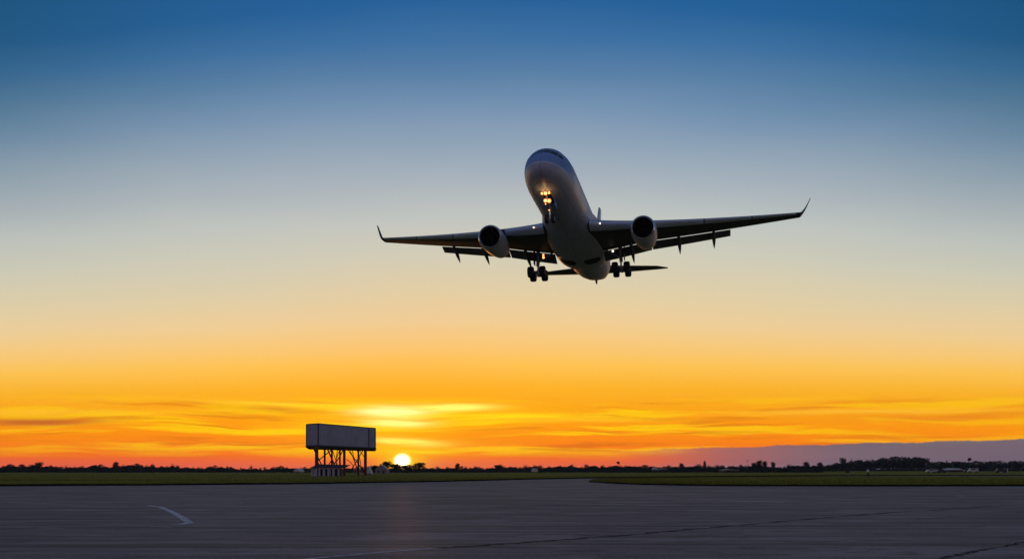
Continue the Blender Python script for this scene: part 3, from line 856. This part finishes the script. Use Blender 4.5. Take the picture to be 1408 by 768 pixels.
# ================================================================== the airliner
AC_T = Vector((2.936, 122.81, 34.637))
yaw, pit, rol = radians(-100.640), radians(-3.609), radians(1.285)
Rm = Matrix.Rotation(yaw, 4, 'Z') @ Matrix.Rotation(pit, 4, 'Y') @ Matrix.Rotation(rol, 4, 'X')
plane = empty('airliner', (0, 0, 0))
plane.matrix_world = Matrix.Translation(AC_T) @ Rm
tag(plane, 'twin-engine jet airliner climbing overhead with landing gear and flaps down', 'airliner')

# fuselage profile: x, half width, z centre, vertical radius
FP = [(0.02, .05, -.95, .05), (-.12, .42, -.93, .40), (-.35, .74, -.88, .70), (-.75, 1.08, -.80, 1.02), (-1.3, 1.42, -.68, 1.36), (-2.0, 1.74, -.54, 1.70), (-2.8, 2.02, -.36, 2.05),
      (-3.7, 2.28, -.18, 2.38), (-4.8, 2.50, -.06, 2.62), (-6.2, 2.69, 0, 2.76), (-8.0, 2.80, 0, 2.82), (-11, 2.82, 0, 2.82), (-20, 2.82, 0, 2.82), (-30, 2.82, 0, 2.82), (-40, 2.82, 0, 2.82),
      (-44, 2.80, .03, 2.79), (-47, 2.66, .18, 2.62), (-50, 2.40, .42, 2.33), (-53, 2.05, .72, 1.95), (-56, 1.62, 1.05, 1.55), (-59, 1.12, 1.36, 1.12), (-61.5, .66, 1.58, .70), (-63, .38, 1.68, .42), (-63.5, .22, 1.70, .25)]
def fprof(x):
    for a, b_ in zip(FP[:-1], FP[1:]):
        if b_[0] <= x <= a[0]:
            t_ = (x - a[0]) / (b_[0] - a[0]); return [a[k] + (b_[k] - a[k]) * t_ for k in range(1, 4)]
    return FP[-1][1:]
def fpt(x, ang, off=0.0):   # ang 0 = top, positive to port
    w, zc, h = fprof(x); return Vector((x, (w + off) * sin(ang), zc + (h + off) * cos(ang)))
NS = 56
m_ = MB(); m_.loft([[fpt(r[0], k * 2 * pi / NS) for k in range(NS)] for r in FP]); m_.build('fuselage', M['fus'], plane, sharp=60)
# smooth the profile with a subdivision of the meridians
# cockpit windows: three panes a side
for s in (-1, 1):
    for (a0, a1, x0, x1, x0b, x1b) in ((.03, .40, -2.05, -2.95, -2.12, -3.02), (.44, .80, -2.16, -3.05, -2.45, -3.35), (.85, 1.10, -2.6, -3.45, -3.1, -3.75)):
        m_ = MB(); rows = []
        for i in range(5):
            q = i / 4; a = a0 + (a1 - a0) * q; xa = x0 + (x0b - x0) * q; xb = x1 + (x1b - x1) * q
            rows.append([fpt(xa + (xb - xa) * j / 5, s * a, .02) for j in range(6)])
        m_.loft(rows, cap=False, closed=False); m_.build('cockpit_window', M['glass'], plane)
# tail cone exhaust
m_ = MB(); m_.tube([(-63.45, 0, 1.7), (-63.9, 0, 1.72)], [.2, .16], 14); m_.build('tail_exhaust', M['exh'], plane)
# tail bumper
m_ = MB(); m_.tube([(-52.3, 0, -1.3), (-52.9, 0, -1.75)], [.2, .12], 8); m_.build('tail_bumper', M['hull'], plane)

# belly fairing
m_ = MB(); rings = []
for k in range(25):
    f = k / 24; x = -17.5 - 23.5 * f
    e = max(0.0, min(1.0, sin(pi * min(f * 1.35, .5) if f < .37 else pi * .5) * (1 if f < .72 else cos((f - .72) / .28 * pi / 2))))
    w = 2.55 + 1.02 * e; zb_ = -2.60 - .72 * e; zt_ = -.3
    ring = []
    for j in range(29):
        a = -1.0 + 2.0 * j / 28
        an = a * pi / 2; sx_ = sin(an); cz = cos(an)
        yy = w * (abs(sx_) ** .82) * (1 if sx_ > 0 else -1); zz = zt_ + (zb_ - zt_) * (abs(cz) ** .62)
        ring.append((x, yy, zz))
    ring += [(x, w * .5, .2), (x, -w * .5, .2)]
    rings.append(ring)
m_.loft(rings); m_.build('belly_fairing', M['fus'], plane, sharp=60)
def belly(x, y):    # z on the bottom of the fairing
    f = (-17.5 - x) / 23.5; e = 1 if .37 <= f < .72 else (sin(pi * f * 1.35) if f < .37 else cos(min(1, (f - .72) / .28) * pi / 2))
    w = 2.55 + 1.02 * e; zb_ = -2.60 - .72 * e
    s_ = min(.999, abs(y) / w) ** (1 / .82); return -.3 + (zb_ + .3) * (sqrt(1 - s_ * s_) ** .62)
# main wheel wells: near-black sheets whose colour stands for the shade inside
for s in (-1, 1):
    m_ = MB(); rows = []
    for i in range(11):
        q = -1 + 2 * i / 10; yy = .55 + 2.15 * (q + 1) / 2
        hw = 1.25 * max(.12, (1 - q ** 4)) ** .5
        rows.append([(-33.2 + hw * (1 - 2 * j / 6) - .12 * (q + 1), s * yy, belly(-33.2, yy) - .035) for j in range(7)])
    m_.loft(rows, cap=False, closed=False); m_.build('wheel_well_shade', M['well'], plane)

# --- wing
def foil(le, chord, thick, z, y, n=13, twist=0.0, x0=0.0, x1=1.0, camber=.02, dihed=0.0):
    up, lo = [], []
    for k in range(n):
        q = (1 - cos(pi * k / (n - 1))) / 2; q = x0 + (x1 - x0) * q
        tt = 5 * thick * (.2969 * sqrt(q) - .126 * q - .3516 * q * q + .2843 * q ** 3 - .1036 * q ** 4)
        cz = camber * 4 * q * (1 - q)
        up.append((q, cz + tt)); lo.append((q, cz - tt))
    loop = up + lo[::-1][(1 if x1 >= .999 else 0):-1 if x0 <= 1e-6 else None]
    out = []
    for q, h in loop:
        xx = -q * chord; zz = h * chord; c, s_ = cos(twist), sin(twist)
        out.append(Vector((le + xx * c - 0 * s_, y, z + zz + xx * s_)))
    return out
LE0, LEs = -19.6, .695
def w_le(y): return LE0 - (y - 2.5) * LEs - (0 if y < 6 else 0)
def w_te(y): return -32.2 - (y - 2.5) * .06 if y < 9.4 else -32.6 - (y - 9.4) * (8.0 / 19.6)
def w_z(y): return -1.75 + 4.75 * (max(0, (y - 2.5)) / 26.5) ** 1.22
ys = [1.5, 2.5, 4, 6, 8, 9.4, 11, 13, 15, 17, 19.8, 22, 24.5, 27, 29]
for s in (-1, 1):
    def side(r): return [Vector((p.x, p.y * s, p.z)) for p in r][::s]
    def thick(y): return .135 - .045 * (y / 29)
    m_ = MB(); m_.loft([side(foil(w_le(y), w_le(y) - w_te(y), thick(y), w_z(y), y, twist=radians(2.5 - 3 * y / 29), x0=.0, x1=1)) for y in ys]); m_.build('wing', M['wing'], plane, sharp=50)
    # slat: nose of the section carried forward and drooped a little
    for (ya, yb) in ((2.85, 8.3), (10.3, 16.4), (16.55, 22.5), (22.65, 28.4)):
        m_ = MB(); rr = []
        for k in range(6):
            y = ya + (yb - ya) * k / 5; c = w_le(y) - w_te(y); wd_ = (.10 if y < 10 else .13)
            rr.append(side(foil(w_le(y) + .30, c, thick(y) * 1.04, w_z(y) - .10, y, n=8, twist=radians(6), x0=0, x1=wd_)))
        m_.loft(rr); m_.build('slat', M['slat'], plane, sharp=70)
    # winglet, swept back and canted out
    m_ = MB(); rr = []
    for k in range(8):
        q = k / 7; y = 29 + 1.55 * q ** 1.0; z = w_z(29) + 2.75 * q ** 1.35; le = w_le(29) - 2.6 * q ** .9 - .3 * q; ch = (w_le(29) - w_te(29)) * (1 - .68 * q ** .8)
        r = foil(0, ch, .14 - .05 * q, 0, 0, n=9, camber=0)
        an = atan2(2.75 * 1.35 * max(q, .02) ** .35, 1.55) * min(1, q * 3 + .0)
        rr.append(side([Vector((le + p.x, y - p.z * sin(an), z + p.z * cos(an))) for p in r]))
    m_.loft(rr); m_.build('winglet', M['wing'], plane, sharp=50)
    # flaps: inboard and outboard, run out behind the trailing edge
    for (ya, yb, ca, cb, defl) in ((3.25, 9.5, 2.5, 2.15, 17), (9.62, 19.8, 2.0, 1.5, 19)):
        m_ = MB(); rr = []
        for k in range(5):
            y = ya + (yb - ya) * k / 4; c = ca + (cb - ca) * k / 4
            zte = w_z(y) + (w_te(y) - w_le(y)) * sin(radians(2.5 - 3 * y / 29))
            rr.append(side(foil(w_te(y) + .05, c, .13, zte - .12, y, n=10, twist=radians(defl), camber=.03)))
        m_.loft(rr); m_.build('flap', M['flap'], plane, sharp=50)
    # aileron hinge fairings and flap-track fairings
    for y, Lf in ((7.0, 5.2), (13.1, 4.4), (17.6, 3.9)):
        zte = w_z(y) + (w_te(y) - w_le(y)) * sin(radians(2.5 - 3 * y / 29)); x0 = w_te(y) + Lf * .48
        m_ = MB(); P = []; RR = []
        for k in range(12):
            q = k / 11; P.append((x0 - Lf * q * 1.12, s * y, zte - .28 - .35 * sin(pi * min(q, .5)) - max(0, q - .42) * 1.8)); RR.append(max(.02, .27 * sin(pi * q ** .72) ** .7))
        m_.tube(P, RR, 12); m_.build('flap_track_fairing', M['flap'], plane)
    # engine
    ey, ez, ex = 9.37 * s, -2.95, -18.9
    eng = bpy.data.objects.new('engine', None); COL.objects.link(eng); eng.parent = plane; eng.location = (ex, ey, ez); eng.rotation_euler = (0, radians(1.5), 0)
    def rev(prof_, n=48):
        q = MB(); q.loft([[(x_, r_ * cos(a * 2 * pi / n), r_ * sin(a * 2 * pi / n)) for a in range(n)] for x_, r_ in prof_], cap=False); return q
    rev([(-.25, 1.475), (-.7, 1.53), (-1.4, 1.57), (-2.4, 1.56), (-4.0, 1.50), (-5.5, 1.38), (-6.8, 1.20), (-7.3, 1.12), (-7.28, 1.06)]).build('cowl', M['nac'], eng)
    rev([(-.25, 1.475), (-.1, 1.42), (-.02, 1.36), (0, 1.31), (-.04, 1.26), (-.16, 1.22), (-.32, 1.195)]).build('inlet_lip', M['lip'], eng)
    rev([(-.32, 1.195), (-.7, 1.19), (-1.5, 1.24), (-1.9, 1.24)]).build('inlet_duct', M['duct'], eng)
    q = MB(); q.loft([[(-1.9, 1.24 * cos(a * 2 * pi / 48), 1.24 * sin(a * 2 * pi / 48)) for a in range(48)], [(-1.95, 1.24 * cos(a * 2 * pi / 48), 1.24 * sin(a * 2 * pi / 48)) for a in range(48)]]); q.build('fan_face', M['well'], eng)
    q = MB()
    for k in range(24):
        a = k * 2 * pi / 24; P = []
        for r_, tw, ww in ((.28, .35, .16), (.75, .7, .2), (1.21, 1.05, .24)):
            cc = Vector((-1.7, r_ * cos(a), r_ * sin(a))); tv = Vector((0, -sin(a), cos(a))); dv = (Vector((1, 0, 0)) * cos(tw) + tv * sin(tw)) * ww / 2
            P.append((cc - dv, cc + dv))
        q.face([P[0][0], P[0][1], P[1][1], P[1][0]]); q.face([P[1][0], P[1][1], P[2][1], P[2][0]])
    q.build('fan_blades', M['blade'], eng)
    rev([(-1.2, .01), (-1.25, .09), (-1.4, .19), (-1.62, .28), (-1.8, .30)], 24).build('spinner', M['blade'], eng)
    rev([(-6.2, .98), (-7.0, .92), (-7.9, .72), (-8.3, .62)]).build('core_nozzle', M['exh'], eng)
    rev([(-7.9, .48), (-8.6, .28), (-9.0, .04)], 24).build('exhaust_cone', M['exh'], eng)
    m_ = MB(); rr = []
    for zz, xa, xb, hw in ((-1.75, ex - 1.0, ex - 8.2, .20), (-1.2, ex - 3.2, ex - 9.4, .22), (w_z(9.4) - .1, w_le(9.4) + .2, w_le(9.4) - 6.0, .20)):
        ring = []
        for k in range(16):
            a = k * 2 * pi / 16; ring.append(((xa + xb) / 2 + (xa - xb) / 2 * cos(a), ey + hw * sin(a), zz))
        rr.append(ring)
    m_.loft(rr); m_.build('pylon', M['nac'], plane)
    # tailplane
    m_ = MB(); rr = []
    for k in range(7):
        q = k / 6; y = .9 + 9.3 * q; rr.append(side(foil(-53.4 - 7.2 * q - (.9 if k == 6 else 0), 6.0 - 3.9 * q - (1.3 if k == 6 else 0), .10, 1.0 + 1.2 * q, y, n=10, twist=radians(-2), camber=-.01)))
    m_.loft(rr); m_.build('tailplane', M['wing'], plane, sharp=50)
    # main gear: bogie with four wheels
    gx, gy, gz = -32.25, 5.58 * s, -4.75
    gear = bpy.data.objects.new('main_gear', None); COL.objects.link(gear); gear.parent = plane; gear.location = (gx, gy, gz)
    m_ = MB(); m_.tube([(0, 0, -.05), (.05, -.05 * s, 1.2)], .13, 12); m_.build('oleo', M['chrome'], gear)
    m_ = MB(); m_.tube([(.03, -.02 * s, 1.0), (.15, -.15 * s, 3.3)], [.23, .26], 12); m_.build('leg', M['strut'], gear)
    m_ = MB(); m_.tube([(.04, -.1 * s, 1.5), (.2, -2.4 * s, 2.9)], .11, 8); m_.build('side_stay', M['strut'], gear)
    m_ = MB(); m_.tube([(-.2, 0, .2), (-.42, 0, .75), (-.12, 0, 1.25)], .06, 6); m_.build('torque_link', M['strut'], gear)
    tl = radians(3)
    m_ = MB(); m_.tube([(1.05 * cos(tl), 0, 1.05 * sin(tl)), (-1.05 * cos(tl), 0, -1.05 * sin(tl))], .17, 10); m_.build('bogie_beam', M['strut'], gear)
    for sgn in (-1, 1):
        ax = (sgn * .99 * cos(tl), 0, sgn * .99 * sin(tl))
        m_ = MB(); m_.tube([(ax[0], -.95, ax[2]), (ax[0], .95, ax[2])], .09, 8); m_.build('axle', M['strut'], gear)
        for sd_ in (-1, 1):
            wh = bpy.data.objects.new('wheel', None); COL.objects.link(wh); wh.parent = gear; wh.location = (ax[0], sd_ * .78, ax[2])
            def wheel(wh, R_, W_):
                pr = [(-W_ * .38, R_ * .55), (-W_ * .5, R_ * .68), (-W_ * .5, R_ * .84), (-W_ * .4, R_ * .95), (-W_ * .2, R_), (W_ * .2, R_), (W_ * .4, R_ * .95), (W_ * .5, R_ * .84), (W_ * .5, R_ * .68), (W_ * .38, R_ * .55)]
                q = MB(); q.loft([[(r_ * cos(a * 2 * pi / 32), y_, r_ * sin(a * 2 * pi / 32)) for a in range(32)] for y_, r_ in pr]); q.build('tyre', M['tyre'], wh, sharp=60)
                q = MB(); q.tube([(0, -W_ * .42, 0), (0, W_ * .42, 0)], R_ * .5, 20); q.build('rim', M['rim'], wh)
            wheel(wh, .74, .78)
    m_ = MB(); m_.box((.1, .42 * s, 2.15), (1.3, .06, 1.9)); m_.build('gear_door', M['wing'], gear, smooth=False)
# fin
m_ = MB(); rr = []
for k in range(8):
    q = k / 7; z = 2.2 + 9.1 * q; le = -49.8 - 8.0 * q; ch = 8.6 - 5.2 * q; r = foil(0, ch, .10, 0, 0, n=11, camber=0)
    rr.append([Vector((le + p.x, p.z, z)) for p in r])
m_.loft(rr); m_.build('fin', M['fin'], plane, sharp=50)

# nose gear
ng = bpy.data.objects.new('nose_gear', None); COL.objects.link(ng); ng.parent = plane; ng.location = (-6.7, 0, -4.75)
m_ = MB(); m_.tube([(0, 0, 0), (.02, 0, 1.0)], .08, 10); m_.build('oleo', M['chrome'], ng)
m_ = MB(); m_.tube([(.02, 0, .85), (.12, 0, 2.3)], .14, 12); m_.build('leg', M['strut'], ng)
m_ = MB(); m_.tube([(.05, 0, 1.1), (3.3, 0, 2.25)], .09, 8); m_.build('drag_stay', M['strut'], ng)
m_ = MB(); m_.tube([(0, -.42, 0), (0, .42, 0)], .06, 8); m_.build('axle', M['strut'], ng)
for sd_ in (-1, 1):
    wh = bpy.data.objects.new('wheel', None); COL.objects.link(wh); wh.parent = ng; wh.location = (0, sd_ * .36, 0); wheel(wh, .53, .38)
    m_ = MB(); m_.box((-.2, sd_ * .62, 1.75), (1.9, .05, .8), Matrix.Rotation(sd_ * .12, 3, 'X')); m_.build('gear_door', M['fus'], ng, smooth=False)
m_ = MB(); rows = []
for i in range(7):
    q = i / 6; x = -4.0 - 3.4 * q; rows.append([fpt(x, pi + a * .17, .02) for a in (-1, -.5, 0, .5, 1)])
m_.loft(rows, cap=False, closed=False); m_.build('nose_bay_shade', M['well'], plane)  # near-black sheet on the skin, shade of the open bay put in its colour
def lamp(p, r, material, parent, aim=(1, 0, -.25), name='landing_light'):
    a = Vector(aim).normalized(); p = Vector(p)
    m_ = MB(); m_.tube([p - a * r * 1.1, p - a * .02], [r * .55, r * 1.08], 12); h_ = m_.build(name, M['hull'], parent)
    m_ = MB(); m_.tube([p - a * .018, p + a * r * .12, p + a * r * .25], [r, r * .8, r * .3], 14); m_.build('lens', material, h_)
    if parent is not plane:
        m_ = MB(); m_.tube([p - a * r * .5, p - a * .03], [r * .8, r * 1.5], 14); m_.build('glow_ring', M['lamp_glow'], h_)  # added ring that glows as the halo round each lens
for (x, y, z, r) in ((3.0, -.02, 2.00, .17), (2.9, -.42, 2.02, .12), (2.9, .36, 2.04, .12), (1.9, -.20, 1.50, .17), (1.88, .20, 1.46, .18), (1.5, -.25, 1.25, .07), (.25, -.05, .9, .07)):
    lamp((x, y, z), r, M['warm'], ng)
gl = bpy.data.lights.new('gear_lamp', 'POINT'); gl.energy = 30; gl.color = (1.0, 0.55, 0.22); gl.shadow_soft_size = .25
glo = bpy.data.objects.new('gear_lamp', gl); COL.objects.link(glo); glo.parent = ng; glo.location = (3.3, -.05, 1.35)
# wing-root landing lights and small emissive spots by the flap roots
for s in (-1, 1):
    lamp((w_le(4.1) + .42, s * 4.1, w_z(4.1) - .20), .105, M['white'], plane, name='wing_root_light')
    lamp((-30.9, s * 4.6, w_z(4.6) - 1.05), .14, M['warm' if s < 0 else 'white'], plane, name='flap_root_spot')
lamp((-31.6, -4.7, w_z(4.6) - 1.2), .16, M['warm'], plane, name='flap_root_spot')
# blade aerials under the belly
for x in (-13.0, -44.0):
    m_ = MB(); m_.loft([[(x, .03, -2.78), (x - .5, .0, -2.78), (x, -.03, -2.78)], [(x - .25, .02, -3.12), (x - .5, 0, -3.12), (x - .25, -.02, -3.12)]]); m_.build('aerial', M['hull'], plane)

# ================================================================== haze
hz = MB(); hz.box((0, 0, 39), (7600, 7600, 80))
ho = hz.build('haze', None, smooth=False); tag(ho, 'thin evening haze over the airfield', 'haze', kind='stuff')
mh = bpy.data.materials.new('haze'); mh.use_nodes = True; mh.node_tree.nodes.clear()
t = NT(mh.node_tree); pv = t.new('ShaderNodeVolumePrincipled'); oo = t.new('ShaderNodeOutputMaterial')
pv.inputs['Color'].default_value = (0.55, 0.75, 1.0, 1); pv.inputs['Density'].default_value = 0.00003; pv.inputs['Anisotropy'].default_value = 0.6
t.l.new(pv.outputs[0], oo.inputs['Volume']); ho.data.materials.append(mh)
